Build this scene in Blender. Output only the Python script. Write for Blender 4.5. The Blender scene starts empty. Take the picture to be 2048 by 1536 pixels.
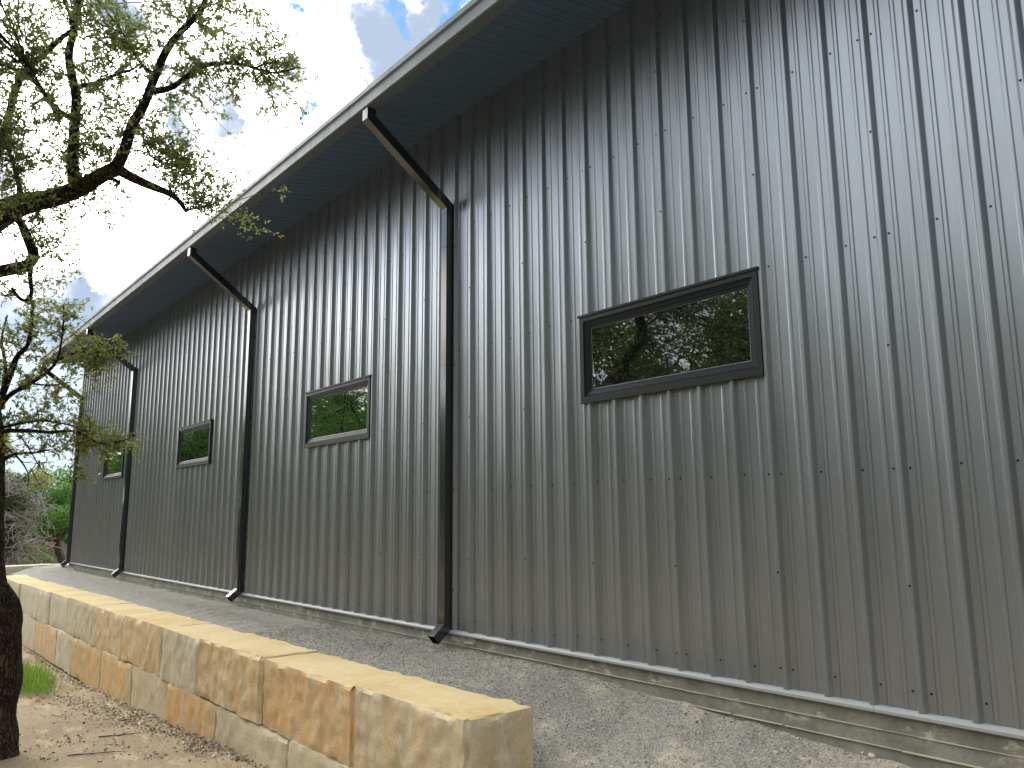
import bpy, math, random
import numpy as np
from mathutils import Vector, Matrix, noise
random.seed(7); rng = np.random.default_rng(7)
D = bpy.data; COL = bpy.context.scene.collection; SC = bpy.context.scene

# ------------------------------------------------------------------ camera
F = 1583.72
RT = Vector((0.63944511, 0.76879683, -0.00783543)); UP = Vector((0.13175687, -0.09953659, 0.98627207)); FW = Vector((-0.75746292, 0.63169922, 0.16494244))
CAM = Vector((0, -5.1666, 1.2038))
cd = D.cameras.new('camera'); cam = D.objects.new('camera', cd); COL.objects.link(cam)
cam.matrix_world = Matrix(((RT.x, UP.x, -FW.x, CAM.x), (RT.y, UP.y, -FW.y, CAM.y), (RT.z, UP.z, -FW.z, CAM.z), (0, 0, 0, 1)))
cd.sensor_fit = 'HORIZONTAL'; cd.sensor_width = 36; cd.lens = F / 2048 * 36; cd.clip_end = 2000; cd.clip_start = 0.05
SC.camera = cam

def direction(u, v):
    return (RT * (u - 1024) / F - UP * (v - 768) / F + FW).normalized()
def spot(u, v, dist):                 # a place in the world seen in the direction of (u, v), dist metres away
    return CAM + direction(u, v) * dist
def on(u, v, z):                      # same, on the horizontal plane z
    d = direction(u, v); return CAM + d * ((z - CAM.z) / d.z)

# ------------------------------------------------------------------ world and sun
SUN = direction(40, 150)
SUN_DIR = Vector((SUN.x, -0.10, SUN.z)).normalized()
w = D.worlds.new('World'); SC.world = w; w.use_nodes = True
nt = w.node_tree; nt.nodes.clear()
class NB:
    """tiny node-tree builder"""
    def __init__(s, tree): s.t = tree
    def n(s, typ, ins=None, **kw):
        nd = s.t.nodes.new(typ)
        for k, v in kw.items(): setattr(nd, k, v)
        for k, v in (ins or {}).items():
            if hasattr(v, 'is_linked') or isinstance(v, bpy.types.NodeSocket): s.t.links.new(v, nd.inputs[k])
            else: nd.inputs[k].default_value = v
        return nd
    def math(s, op, a, b=0.0, c=None, clamp=False):
        ins = {0: a, 1: b}
        if c is not None: ins[2] = c
        return s.n('ShaderNodeMath', ins, operation=op, use_clamp=clamp).outputs[0]
    def mix(s, f, a, b, blend='MIX'):
        nd = s.n('ShaderNodeMix', {0: f, 6: a, 7: b}, data_type='RGBA', blend_type=blend); return nd.outputs[2]
    def rng(s, v, a, b, c=0.0, d=1.0, smooth=True):
        return s.n('ShaderNodeMapRange', {0: v, 1: a, 2: b, 3: c, 4: d}, interpolation_type='SMOOTHSTEP' if smooth else 'LINEAR').outputs[0]
    def noise(s, vec, scale, detail=4, rough=.55, dist=0.0):
        return s.n('ShaderNodeTexNoise', {'Vector': vec, 'Scale': scale, 'Detail': detail, 'Roughness': rough, 'Distortion': dist}).outputs
    def map(s, vec, scale=(1, 1, 1), loc=(0, 0, 0)):
        return s.n('ShaderNodeMapping', {'Vector': vec, 'Scale': scale, 'Location': loc}).outputs[0]
b = NB(nt)
sky = b.n('ShaderNodeTexSky', sky_type='NISHITA', sun_disc=False, sun_elevation=math.asin(SUN_DIR.z), sun_rotation=math.atan2(SUN_DIR.x, SUN_DIR.y), altitude=200, dust_density=1.5)
tc = b.n('ShaderNodeTexCoord').outputs['Generated']
n1 = b.noise(tc, 9.0, 8, .62)
off = b.n('ShaderNodeVectorMath', {0: n1['Color'], 1: (0.5, 0.5, 0.5)}, operation='SUBTRACT').outputs[0]
off = b.n('ShaderNodeVectorMath', {0: off, 'Scale': 0.20}, operation='SCALE').outputs[0]
wd = b.n('ShaderNodeVectorMath', {0: tc, 1: off}, operation='ADD').outputs[0]
wd = b.n('ShaderNodeVectorMath', {0: wd}, operation='NORMALIZE').outputs[0]
def lobe(u, v, r, soft=.6):
    d = direction(u, v)
    dt = b.n('ShaderNodeVectorMath', {0: wd, 1: tuple(d)}, operation='DOT_PRODUCT').outputs['Value']
    a = r * 1.25 / F
    return b.rng(dt, math.cos(a * 1.25), math.cos(a * soft))
def total(ls):
    x = ls[0]
    for l in ls[1:]: x = b.math('MAXIMUM', x, l)
    return x
grey = total([lobe(800, 55, 75), lobe(770, 140, 50, .3), lobe(590, 188, 40), lobe(405, 190, 60), lobe(350, 255, 38), lobe(150, 612, 52), lobe(20, 640, 45), lobe(260, 25, 45, .2), lobe(880, 20, 60, .3), lobe(-60, 330, 60, .3), lobe(130, 650, 50)])
low = b.math('MULTIPLY', lobe(110, 860, 170, .5), 0.95)
blue = total([lobe(812, 6, 22, .1), lobe(640, 8, 24, .2), lobe(571, 8, 14, .2), lobe(632, 248, 12, .2), lobe(905, 40, 22, .2)])
n2 = b.noise(tc, 2.2, 6, .55)['Fac']
field = b.rng(n2, .50, .66)                                       # scattered cloud bellies over the rest of the sky
sep = b.n('ShaderNodeSeparateXYZ', {0: tc})
away = b.rng(b.n('ShaderNodeVectorMath', {0: tc, 1: tuple(direction(500, 500))}, operation='DOT_PRODUCT').outputs['Value'], .92, .75)
field = b.math('MULTIPLY', field, away)
greyf = b.math('MAXIMUM', grey, b.math('MULTIPLY', field, .8))
greyf = b.math('MULTIPLY', greyf, b.rng(b.noise(tc, 9, 5)['Fac'], .3, .55, .8, 1.0))
sund = b.n('ShaderNodeVectorMath', {0: tc, 1: tuple(SUN)}, operation='DOT_PRODUCT').outputs['Value']
halo = b.rng(sund, .70, 1.0, 0.0, 1.0)
white = b.mix(halo, (18.5, 19.3, 19.6, 1), (62, 60, 56, 1))
c = b.mix(greyf, white, (3.7, 4.5, 5.8, 1))
c = b.mix(low, c, (3.9, 5.2, 6.8, 1))
skyb = b.mix(.65, sky.outputs[0], (1.6, 4.4, 9.5, 1))
c = b.mix(blue, c, skyb)
hole = b.math('MULTIPLY', b.rng(b.noise(b.map(tc, loc=(3, 1, 7)), 3.1, 5)['Fac'], .58, .66), away)
c = b.mix(b.math('MULTIPLY', hole, .8), c, skyb)
dim = b.rng(b.n('ShaderNodeVectorMath', {0: tc, 1: (.88, -.42, -.2)}, operation='DOT_PRODUCT').outputs['Value'], -.35, .65, 1.0, .08)     # low sky away from the sun dimmed to darken rib reflections
dim = b.math('MAXIMUM', dim, b.rng(b.n('ShaderNodeSeparateXYZ', {0: tc}).outputs[2], .30, .75))
c = b.n('ShaderNodeVectorMath', {0: c, 'Scale': dim}, operation='SCALE').outputs[0]
ground_dark = b.rng(sep.outputs[2], -.02, .02)
c = b.mix(ground_dark, (1.2, 1.2, 1.1, 1), c)
bg = b.n('ShaderNodeBackground', {0: c, 1: 0.1}); b.n('ShaderNodeOutputWorld', {0: bg.outputs[0]})

sl = D.lights.new('sun', 'SUN'); sl.energy = 0.9; sl.angle = math.radians(12); sl.color = (1, .94, .84)
so = D.objects.new('sun', sl); COL.objects.link(so); so.rotation_euler = SUN_DIR.to_track_quat('Z', 'Y').to_euler(); so.location = (-20, -6, 20)
vs = SC.view_settings; vs.view_transform = 'Standard'; vs.look = 'None'; vs.gamma = 1; vs.exposure = 0.48; vs.use_curve_mapping = False
SC.cycles.max_bounces = 6; SC.cycles.transparent_max_bounces = 4; SC.cycles.sample_clamp_indirect = 4

# ------------------------------------------------------------------ materials
def mat(name):
    m = D.materials.new(name); m.use_nodes = True; t = m.node_tree
    for n in list(t.nodes): t.nodes.remove(n)
    bb = NB(t); out = bb.n('ShaderNodeOutputMaterial'); p = bb.n('ShaderNodeBsdfPrincipled'); t.links.new(p.outputs[0], out.inputs[0])
    bb.p = p; bb.out = out; bb.obj = bb.n('ShaderNodeTexCoord').outputs['Object']
    return m, bb
def setp(bb, **k):
    names = dict(col='Base Color', rough='Roughness', spec='Specular IOR Level', metal='Metallic', ior='IOR', coat='Coat Weight', crough='Coat Roughness', normal='Normal')
    for a, v in k.items():
        s = bb.p.inputs[names[a]]
        if isinstance(v, bpy.types.NodeSocket): bb.t.links.new(v, s)
        else: s.default_value = (*v, 1) if isinstance(v, tuple) and len(v) == 3 else v
def bump(bb, h, strength=.5, dist=.01, prev=None):
    ins = {'Strength': strength, 'Distance': dist, 'Height': h}
    if prev is not None: ins['Normal'] = prev
    return bb.n('ShaderNodeBump', ins).outputs[0]
def rgb(h, a=1): return (*h, a)

def paint(name, col, rough=.32, metal=0.0, wave=.25, var=.08, spec=.5):
    m, q = mat(name)
    nn = q.noise(q.map(q.obj, (1, 1, .25)), 1.3, 3)['Fac']
    cc = q.mix(q.math('MULTIPLY', nn, var * 2), rgb(col), rgb(tuple(x * .72 for x in col)))
    # slight oil-canning of thin sheet
    kw = {}
    if wave:                                            # slight oil-canning: the sheet normal sways a little
        o1 = q.n('ShaderNodeVectorMath', {0: q.noise(q.map(q.obj, (1.0, .3, .16)), 7.0, 1)['Color'], 1: (.5, .5, .5)}, operation='SUBTRACT').outputs[0]
        o1 = q.n('ShaderNodeVectorMath', {0: o1, 'Scale': wave * .45}, operation='SCALE').outputs[0]
        kw['normal'] = q.n('ShaderNodeVectorMath', {0: q.n('ShaderNodeVectorMath', {0: q.n('ShaderNodeNewGeometry').outputs['Normal'], 1: o1}, operation='ADD').outputs[0]}, operation='NORMALIZE').outputs[0]
    setp(q, col=cc, rough=q.rng(nn, .3, .7, rough - .02, rough + .04), metal=metal, spec=spec, **kw)
    return m
M_WALL = paint('charcoal_sheet', (.35, .372, .408), .34, .84, .18)
M_SOFF = paint('sky_tinted_soffit', (.11, .175, .28), .40, .3, .2)  # charcoal sheet with the sky's blue cast put into its colour
M_TRIM = paint('charcoal_trim', (.022, .027, .027), .45, 0, 0, spec=.25)
M_DOWN = paint('downspout_paint', (.014, .018, .023), .12, 0, .04)
M_DOWN.node_tree.nodes['Principled BSDF'].inputs['IOR'].default_value = 2.0
M_GUT = paint('gutter_paint', (.125, .155, .175), .55, 0, .2, spec=.35)
M_FRAME = paint('window_frame_paint', (.014, .020, .027), .35, 0, 0, spec=.3)
M_BEAD = paint('grey_bead', (.20, .21, .21), .4, 0, .02)
M_FLASH = paint('pale_flashing', (.36, .37, .37), .45, 0, .1)
M_SCREW, q = mat('screw_head'); setp(q, col=(.02, .021, .023), rough=.45)

m, q = mat('window_glass'); M_GLASS = m
wob = bump(q, q.noise(q.obj, 1.6, 1)['Fac'], .10, .02)
setp(q, col=(.006, .009, .008), rough=.012, ior=2.35, spec=.5, normal=wob)

m, q = mat('board_formed_concrete'); M_CONC = m
n_ = q.noise(q.obj, 3.5, 8, .68)['Fac']; n2_ = q.noise(q.map(q.obj, (1, 1, 1.8)), 4.2, 7, .7)['Fac']; n3_ = q.noise(q.obj, 60, 4)['Fac']
cc = q.mix(q.rng(n_, .35, .65), (.19, .18, .15, 1), (.29, .275, .235, 1))
sp = q.n('ShaderNodeSeparateXYZ', {0: q.obj})
top = q.rng(sp.outputs[2], -.26, -.10)
cc = q.mix(q.math('MULTIPLY', q.rng(n2_, .54, .62), q.math('MULTIPLY', top, .75)), cc, (.56, .51, .41, 1))
cc = q.mix(q.rng(q.noise(q.obj, 30, 5)['Fac'], .55, .75, 0, .5), cc, (.09, .085, .07, 1))
setp(q, col=cc, rough=.85, normal=bump(q, n3_, .5, .006)) 

def stone_material(name, sawn):
    m, q = mat(name)
    oi = q.n('ShaderNodeObjectInfo'); tint = oi.outputs['Color']; rnd = oi.outputs['Random']
    off = q.n('ShaderNodeCombineXYZ', {0: q.math('MULTIPLY', rnd, 37.0), 1: 0.0, 2: q.math('MULTIPLY', rnd, 11.0)}).outputs[0]
    v = q.n('ShaderNodeVectorMath', {0: q.obj, 1: off}, operation='ADD').outputs[0]
    if sawn:
        a = q.noise(v, 1.3, 5)['Fac']; e = q.noise(v, 14, 6, .65)['Fac']
        cc = q.mix(q.rng(a, .35, .65), (.60, .475, .265, 1), (.53, .385, .18, 1))
        cc = q.mix(q.rng(e, .45, .75, 0, .55), cc, (.70, .58, .36, 1))
        cc = q.mix(q.rng(q.noise(v, 40, 4)['Fac'], .62, .72, 0, .5), cc, (.33, .25, .14, 1))
        bn = bump(q, e, .35, .01); bn = bump(q, q.noise(v, 90, 4)['Fac'], .3, .004, bn)
    else:
        wv = q.n('ShaderNodeVectorMath', {0: v, 1: q.n('ShaderNodeVectorMath', {0: q.noise(v, 5, 5, .6)['Color'], 'Scale': .22}, operation='SCALE').outputs[0]}, operation='ADD').outputs[0]
        st = q.noise(q.map(wv, (7, 7, .8)), 1.9, 10, .74)['Fac']          # vertical water streaks
        bl = q.noise(wv, 2.3, 8, .66)['Fac']; fine = q.noise(q.map(wv, (1, 1, .4)), 13, 9, .74)['Fac']
        base = q.mix(q.rng(bl, .35, .65), (.57, .475, .32, 1), (.75, .63, .44, 1))
        sepc = q.n('ShaderNodeSeparateColor', {0: tint})
        warm = q.math('MULTIPLY', sepc.outputs[0], q.rng(q.math('MULTIPLY_ADD', st, .5, q.math('MULTIPLY', bl, .5)), .38, .58, .25, .9))
        cc = q.mix(warm, base, (.74, .46, .19, 1))
        cool = q.math('MULTIPLY', sepc.outputs[1], q.rng(bl, .3, .6, .5, 1))
        cc = q.mix(cool, cc, (.62, .58, .46, 1))
        rust = q.math('MULTIPLY', q.math('POWER', sepc.outputs[0], .7), q.rng(q.noise(q.map(wv, (3.2, 3.2, .9), (5, 0, 2)), 1.4, 10, .74)['Fac'], .47, .60, 0, .85))
        cc = q.mix(rust, cc, (.70, .39, .12, 1))
        moss = q.math('MULTIPLY', sepc.outputs[2], q.rng(q.noise(q.map(wv, (1.6, 1.6, .8), (9, 4, 1)), 2.2, 6, .65)['Fac'], .54, .70, 0, .8))
        cc = q.mix(moss, cc, (.52, .47, .16, 1))
        chalk = q.rng(q.noise(q.map(wv, (4, 4, .8), (1, 8, 3)), 2.0, 9, .75)['Fac'], .56, .70, 0, .65)
        cc = q.mix(chalk, cc, (.80, .73, .60, 1))
        cc = q.mix(q.rng(fine, .50, .74, 0, .45), cc, (.26, .18, .095, 1))
        cc = q.mix(q.rng(q.noise(v, 38, 5, .7)['Fac'], .58, .72, 0, .6), cc, (.14, .10, .06, 1))
        gm = q.n('ShaderNodeNewGeometry').outputs['Pointiness']
        cc = q.mix(q.rng(gm, .52, .58, 0, .6), cc, (.60, .54, .42, 1))
        bn = bump(q, q.noise(wv, 7, 9, .74)['Fac'], .7, .02)
        bn = bump(q, q.noise(q.map(v, (1, 1, .45)), 34, 7, .75)['Fac'], .9, .010, bn)
    setp(q, col=cc, rough=.9, spec=.25, normal=bn)
    return m
M_STONE = stone_material('split_limestone', False); M_SAWN = stone_material('sawn_limestone', True)

m, q = mat('crushed_gravel'); M_GRAV = m
vo = q.n('ShaderNodeTexVoronoi', {'Vector': q.obj, 'Scale': 85.0, 'Randomness': 1.0})
vo2 = q.n('ShaderNodeTexVoronoi', {'Vector': q.obj, 'Scale': 150.0})
g1 = q.n('ShaderNodeSeparateColor', {0: vo.outputs['Color']}).outputs[0]
cc = q.mix(g1, (.22, .21, .185, 1), (.62, .595, .525, 1))
cc = q.mix(q.n('ShaderNodeSeparateColor', {0: vo2.outputs['Color']}).outputs[1], cc, (.36, .335, .29, 1))
big = q.noise(q.obj, 1.1, 5, .6)['Fac']
sx = q.n('ShaderNodeSeparateXYZ', {0: q.obj})
near = q.rng(sx.outputs[0], -7.5, -3.5)
sand = q.math('MULTIPLY', q.rng(q.noise(q.obj, 1.9, 6, .6)['Fac'], .50, .62), q.math('MULTIPLY_ADD', near, .75, .08))
cc = q.mix(sand, cc, (.66, .58, .44, 1))
cc = q.mix(q.rng(big, .4, .7, 0, .3), cc, (.36, .35, .33, 1))
cc = q.mix(q.math('MULTIPLY', q.rng(q.noise(q.obj, 9, 5)['Fac'], .62, .74), .5), cc, (.12, .09, .06, 1))
h = q.math('ADD', q.math('MULTIPLY', vo.outputs['Distance'], -1.0), q.math('MULTIPLY', q.noise(q.obj, 120, 3)['Fac'], .5))
bn = bump(q, h, 1.0, .014); bn = bump(q, q.noise(q.obj, 7, 8, .65)['Fac'], .9, .05, bn)
setp(q, col=cc, rough=.95, spec=.2, normal=bn)

m, q = mat('bare_dirt'); M_DIRT = m
n_ = q.noise(q.obj, .9, 6, .6)['Fac']; f_ = q.noise(q.obj, 18, 8, .7)['Fac']; s_ = q.noise(q.map(q.obj, (.5, 1.4, 1)), 2.4, 6, .6)['Fac']
cc = q.mix(q.rng(n_, .35, .65), (.27, .205, .135, 1), (.35, .275, .185, 1))
cc = q.mix(q.rng(s_, .54, .66, 0, .8), cc, (.48, .375, .235, 1))
cc = q.mix(q.rng(f_, .5, .78, 0, .8), cc, (.14, .10, .065, 1))
gv = q.n('ShaderNodeTexVoronoi', {'Vector': q.obj, 'Scale': 60.0})
cc = q.mix(q.rng(gv.outputs['Distance'], .28, .12, 0, .5), cc, (.50, .44, .35, 1))
bn = bump(q, f_, .8, .02); bn = bump(q, q.noise(q.obj, 70, 5)['Fac'], .7, .008, bn)
setp(q, col=cc, rough=.95, spec=.15, normal=bn)

def simple(name, c1, c2, scale=8, rough=.85, bs=.4, bd=.01, stretch=(1, 1, 1)):
    m, q = mat(name)
    n = q.noise(q.map(q.obj, stretch), scale, 6, .65)['Fac']
    setp(q, col=q.mix(q.rng(n, .35, .65), rgb(c1), rgb(c2)), rough=rough, spec=.25, normal=bump(q, n, bs, bd)); return m
m, q = mat('live_oak_bark'); M_BARK = m
vv = q.n('ShaderNodeTexVoronoi', {'Vector': q.n('ShaderNodeVectorMath', {0: q.map(q.obj, (1, 1, .14)), 1: q.n('ShaderNodeVectorMath', {0: q.noise(q.obj, 7, 4)['Color'], 'Scale': .10}, operation='SCALE').outputs[0]}, operation='ADD').outputs[0], 'Scale': 40.0}, feature='DISTANCE_TO_EDGE').outputs[0]
nz = q.noise(q.map(q.obj, (1, 1, .4)), 30, 6, .7)['Fac']
cr = q.rng(vv, .0, .22)
cc = q.mix(cr, (.016, .012, .009, 1), (.085, .066, .048, 1)); cc = q.mix(q.rng(nz, .5, .75, 0, .6), cc, (.15, .125, .10, 1))
setp(q, col=cc, rough=.95, spec=.15, normal=bump(q, q.math('ADD', cr, q.math('MULTIPLY', nz, .5)), 1.0, .03))
M_TWIG = simple('twig_bark', (.035, .028, .022), (.08, .066, .052), 20)
M_GREYTWIG = simple('dead_grey_twig', (.20, .18, .165), (.34, .32, .30), 12)
M_JBARK = simple('tree_bark', (.05, .04, .03), (.10, .08, .06), 10)
def leafmat(name, a, b_, trans=.35, tcol=None):
    m, q = mat(name)
    oi = q.n('ShaderNodeNewGeometry').outputs['Random Per Island']
    cc = q.mix(oi, rgb(a), rgb(b_))
    setp(q, col=cc, rough=.5, spec=.4)
    tr = q.n('ShaderNodeBsdfTranslucent', {0: q.mix(.5, cc, rgb(tcol or (.22, .28, .04)))})
    mx = q.n('ShaderNodeMixShader', {0: trans, 1: q.p.outputs[0], 2: tr.outputs[0]}); q.t.links.new(mx.outputs[0], q.out.inputs[0]); return m
M_LEAF = leafmat('live_oak_leaf', (.085, .11, .033), (.17, .20, .065), .50, (.34, .42, .10))
M_LEAF2 = leafmat('yellow_green_oak_leaf', (.12, .155, .03), (.22, .25, .06), .42, (.34, .38, .07))  # lighter, yellower green for the lower crown and the far oak
M_GREEN = leafmat('bright_green_leaf', (.05, .14, .02), (.12, .26, .05), .4, (.2, .4, .04))
M_DARKG = leafmat('dark_green_leaf', (.035, .075, .014), (.09, .15, .03), .4, (.12, .24, .03))
M_CEDAR = leafmat('cedar_green', (.025, .035, .012), (.07, .09, .032), .1)
M_GRASS = leafmat('grass_blade', (.10, .20, .03), (.24, .36, .08), .4, (.3, .5, .06))
M_LITTER = leafmat('dry_leaf', (.05, .028, .018), (.62, .50, .36), .0)
m, q = mat('loose_stone'); M_PEB = m
r_ = q.n('ShaderNodeNewGeometry').outputs['Random Per Island']
setp(q, col=q.mix(r_, (.15, .145, .13, 1), (.58, .56, .50, 1)), rough=.9, spec=.2)
M_WHITE = simple('white_limestone', (.50, .46, .38), (.68, .64, .54), 14)
M_LWALL = simple('pale_limestone', (.42, .39, .31), (.54, .49, .38), 2.2, bs=.5, bd=.02)
M_FENCE = simple('weathered_plank', (.24, .19, .165), (.36, .30, .26), 5, stretch=(4, 4, .4))
M_RAIL = simple('dark_rail', (.05, .035, .03), (.09, .06, .05), 9)
M_CLAY = simple('orange_clay', (.40, .20, .12), (.52, .30, .19), 1.2)

# ------------------------------------------------------------------ mesh helpers
def tag(o, label=None, cat=None, group=None, kind=None):
    if label: o['label'] = label
    if cat: o['category'] = cat
    if group: o['group'] = group
    if kind: o['kind'] = kind
    return o
def empty(name, loc, label, cat, group=None):
    o = D.objects.new(name, None); COL.objects.link(o); o.location = loc; o.empty_display_size = .3; return tag(o, label, cat, group)
def link(name, v, f, mats, parent=None, smooth=False, mi=None):
    me = D.meshes.new(name); me.from_pydata([tuple(p) for p in v], [], [tuple(p) for p in f])
    for m in (mats if isinstance(mats, (list, tuple)) else [mats]): me.materials.append(m)
    if mi is not None: me.polygons.foreach_set('material_index', np.array(mi, dtype=np.int32))
    if smooth: me.polygons.foreach_set('use_smooth', np.ones(len(me.polygons), dtype=bool))
    me.update(); o = D.objects.new(name, me); COL.objects.link(o)
    if parent is not None:
        o.parent = parent; o.matrix_parent_inverse = Matrix.Translation(parent.matrix_world.translation if parent.type != 'EMPTY' else parent.location).inverted()
    return o
class MB:
    def __init__(s): s.v = []; s.f = []; s.mi = []
    def add(s, v, f, mi=0):
        k = len(s.v); s.v += [tuple(p) for p in v]; s.f += [tuple(i + k for i in q) for q in f]; s.mi += [mi] * len(f)
    def box(s, x0, x1, y0, y1, z0, z1, mi=0):
        s.add([(x, y, z) for x in (x0, x1) for y in (y0, y1) for z in (z0, z1)],
              [(0, 1, 3, 2), (4, 6, 7, 5), (0, 4, 5, 1), (2, 3, 7, 6), (0, 2, 6, 4), (1, 5, 7, 3)], mi)
    def prism(s, prof, x0, x1, mi=0, caps=True):           # (y,z) outline swept along x
        n = len(prof); s.add([(x0, y, z) for y, z in prof] + [(x1, y, z) for y, z in prof],
              [(i, (i + 1) % n, n + (i + 1) % n, n + i) for i in range(n)] + ([tuple(range(n))[::-1], tuple(range(n, 2 * n))] if caps else []), mi)
    def tube(s, pts, rad, seg=6, mi=0, wob=0):
        pts = [Vector(p) for p in pts]; n = len(pts); k = len(s.v)
        a = Vector((0.3, 0.9, .2))
        for i, p in enumerate(pts):
            t = (pts[min(i + 1, n - 1)] - pts[max(i - 1, 0)]).normalized()
            e1 = t.cross(a);
            if e1.length < .05: e1 = t.cross(Vector((1, 0, 0)))
            e1.normalize(); e2 = t.cross(e1)
            for j in range(seg):
                th = 2 * math.pi * j / seg; r = rad[i] * (1 + (wob * noise.noise(p * 3.1 + Vector((math.cos(th), math.sin(th), 0)) * 1.3) if wob else 0))
                s.v.append(tuple(p + e1 * math.cos(th) * r + e2 * math.sin(th) * r))
        for i in range(n - 1):
            for j in range(seg):
                s.f.append((k + i * seg + j, k + i * seg + (j + 1) % seg, k + (i + 1) * seg + (j + 1) % seg, k + (i + 1) * seg + j)); s.mi.append(mi)
        s.f.append(tuple(k + j for j in range(seg))[::-1]); s.f.append(tuple(k + (n - 1) * seg + j for j in range(seg))); s.mi += [mi, mi]
    def build(s, name, mats, parent=None, smooth=False): return link(name, s.v, s.f, mats, parent, smooth, s.mi)
def beam(mb, p, q_, w_, d_, up=Vector((1, 0, 0))):          # rectangular duct from p to q; width along up
    p, q_ = Vector(p), Vector(q_); t = (q_ - p).normalized(); e = up.normalized(); g = t.cross(e).normalized()
    v = [c + e * sx * w_ / 2 + g * sy * d_ / 2 for c in (p, q_) for sx, sy in ((-1, -1), (1, -1), (1, 1), (-1, 1))]
    mb.add(v, [(0, 1, 2, 3), (7, 6, 5, 4), (0, 4, 5, 1), (1, 5, 6, 2), (2, 6, 7, 3), (3, 7, 4, 0)])

# ------------------------------------------------------------------ ground
def yard(x, y):
    x_ = min(x, 0); z = -0.72 + .047 * max(x_, -16) + .0 * y
    if x < -24: z += .35 * min(1, (-24 - x) / 6)
    return z + .025 * noise.noise(Vector((x * .7, y * .7, 0))) + .012 * noise.noise(Vector((x * 2.7, y * 2.7, 4)))
def ztop(x): return -.115 - .006 * max(0, -x - 5)
def bed(x, y):
    t = max(0, -y); k = .02 + .31 * min(1, max(0, (x + 5.6) / 1.3)) 
    z = (-.165 - .05 * max(0, x + 5.4)) if x > -5.4 else -.165
    z -= .05 * min(1, max(0, (-x - 7) / 3))
    z -= k * t
    near_blk = min(1, max(0, (t - .3) / .8)) * min(1, max(0, (-x - 6) / 2))
    z += .085 * near_blk
    if x < -6: z += (min(0, ztop(x) - .055 - z)) * min(1, max(0, (t - .75) / .5)) * min(1, (-6 - x))
    z += .026 * noise.noise(Vector((x * 1.6, y * 1.6, 1))) + .020 * noise.noise(Vector((x * 5, y * 5, 2))) + .010 * noise.noise(Vector((x * 14, y * 14, 3)))
    rip = max(0, min(1, (-x - 6.5))) * max(0, 1 - abs(t - .7) / .6)
    z += .020 * rip * math.sin(x * 21 + 5 * noise.noise(Vector((x, y * 2, 5))))
    dx, dy = (x + 7.50) / .30, (y + .30) / .13
    z -= .10 * math.exp(-dx * dx - dy * dy)
    dx, dy = (x + 7.95) / .35, (y + .17) / .12; z += .03 * math.exp(-dx * dx - dy * dy)
    if x < -25.2: z += .12 * min(1, (-25.2 - x)) * max(0, 1 - t)
    return z
def grid(xs, ys, fn, skip=None):
    v = [(x, y, fn(x, y)) for x in xs for y in ys]; n = len(ys)
    f = [(i * n + j, (i + 1) * n + j, (i + 1) * n + j + 1, i * n + j + 1) for i in range(len(xs) - 1) for j in range(n - 1) if not (skip and skip(xs[i], ys[j]))]
    return v, f
def axis(a, b_, fine0, fine1, fs, cs):
    out = []; x = a
    while x < b_:
        out.append(x); x += fs if fine0 <= x < fine1 else max(fs, min(cs, fs + .25 * min(abs(x - fine0), abs(x - fine1))))
    return out + [b_]
v, f = grid(axis(-400, 400, -17, -3, .10, 30), axis(-400, 400, -6.5, -1.6, .10, 30), yard)
tag(link('ground', v, f, M_DIRT, smooth=True), kind='structure')
XE = -4.42
xs = list(np.arange(-27.4, -14, .07)) + list(np.arange(-14, 1.5, .04)) + [2, 3, 4, 5, 6]
ys = list(np.arange(-3.6, -1.36, .08)) + list(np.arange(-1.36, .03, .04))
v, f = grid(xs, ys, bed, skip=lambda x, y: x < XE - .06 and y < -1.42)
tag(link('gravel_bed', v, f, M_GRAV, smooth=True), kind='structure')

# loose pebbles on the gravel (uncountable)
def stones(n, place, smin, smax, name, m, kind='stuff'):
    base = np.array([(1, 0, 0), (-1, 0, 0), (0, 1, 0), (0, -1, 0), (0, 0, 1), (0, 0, -1)], float)
    fc = np.array([(0, 2, 4), (2, 1, 4), (1, 3, 4), (3, 0, 4), (2, 0, 5), (1, 2, 5), (3, 1, 5), (0, 3, 5)])
    V = []; Fs = []
    for i in range(n):
        p = place(); s = smin + (smax - smin) * rng.random() ** 2.5
        R_ = np.linalg.qr(rng.normal(size=(3, 3)))[0]
        V.append((base * (rng.uniform(.6, 1.1, (6, 1))) * np.array([1, .8, .6]) * s) @ R_ + p); Fs.append(fc + 6 * i)
    return link(name, np.concatenate(V).tolist(), np.concatenate(Fs).tolist(), m)
def pl():
    x = -1.4 - 8.5 * rng.random() ** 1.3; y = -rng.random() * (3.0 if x > XE else 1.3) 
    return np.array([x, y, bed(x, y) + .002])
tag(stones(34000, pl, .004, .014, 'loose_gravel', M_PEB), 'loose grey crushed stones scattered over the gravel bed', 'gravel', kind='stuff')
def pl2():
    x = rng.uniform(-12, -4.5); y = rng.uniform(-4.6, -1.95); return np.array([x, y, yard(x, y) + .001])
tag(stones(3500, pl2, .003, .010, 'dirt_pebbles', M_PEB), 'small pale pebbles strewn on the bare dirt', 'pebbles', kind='stuff')

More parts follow.
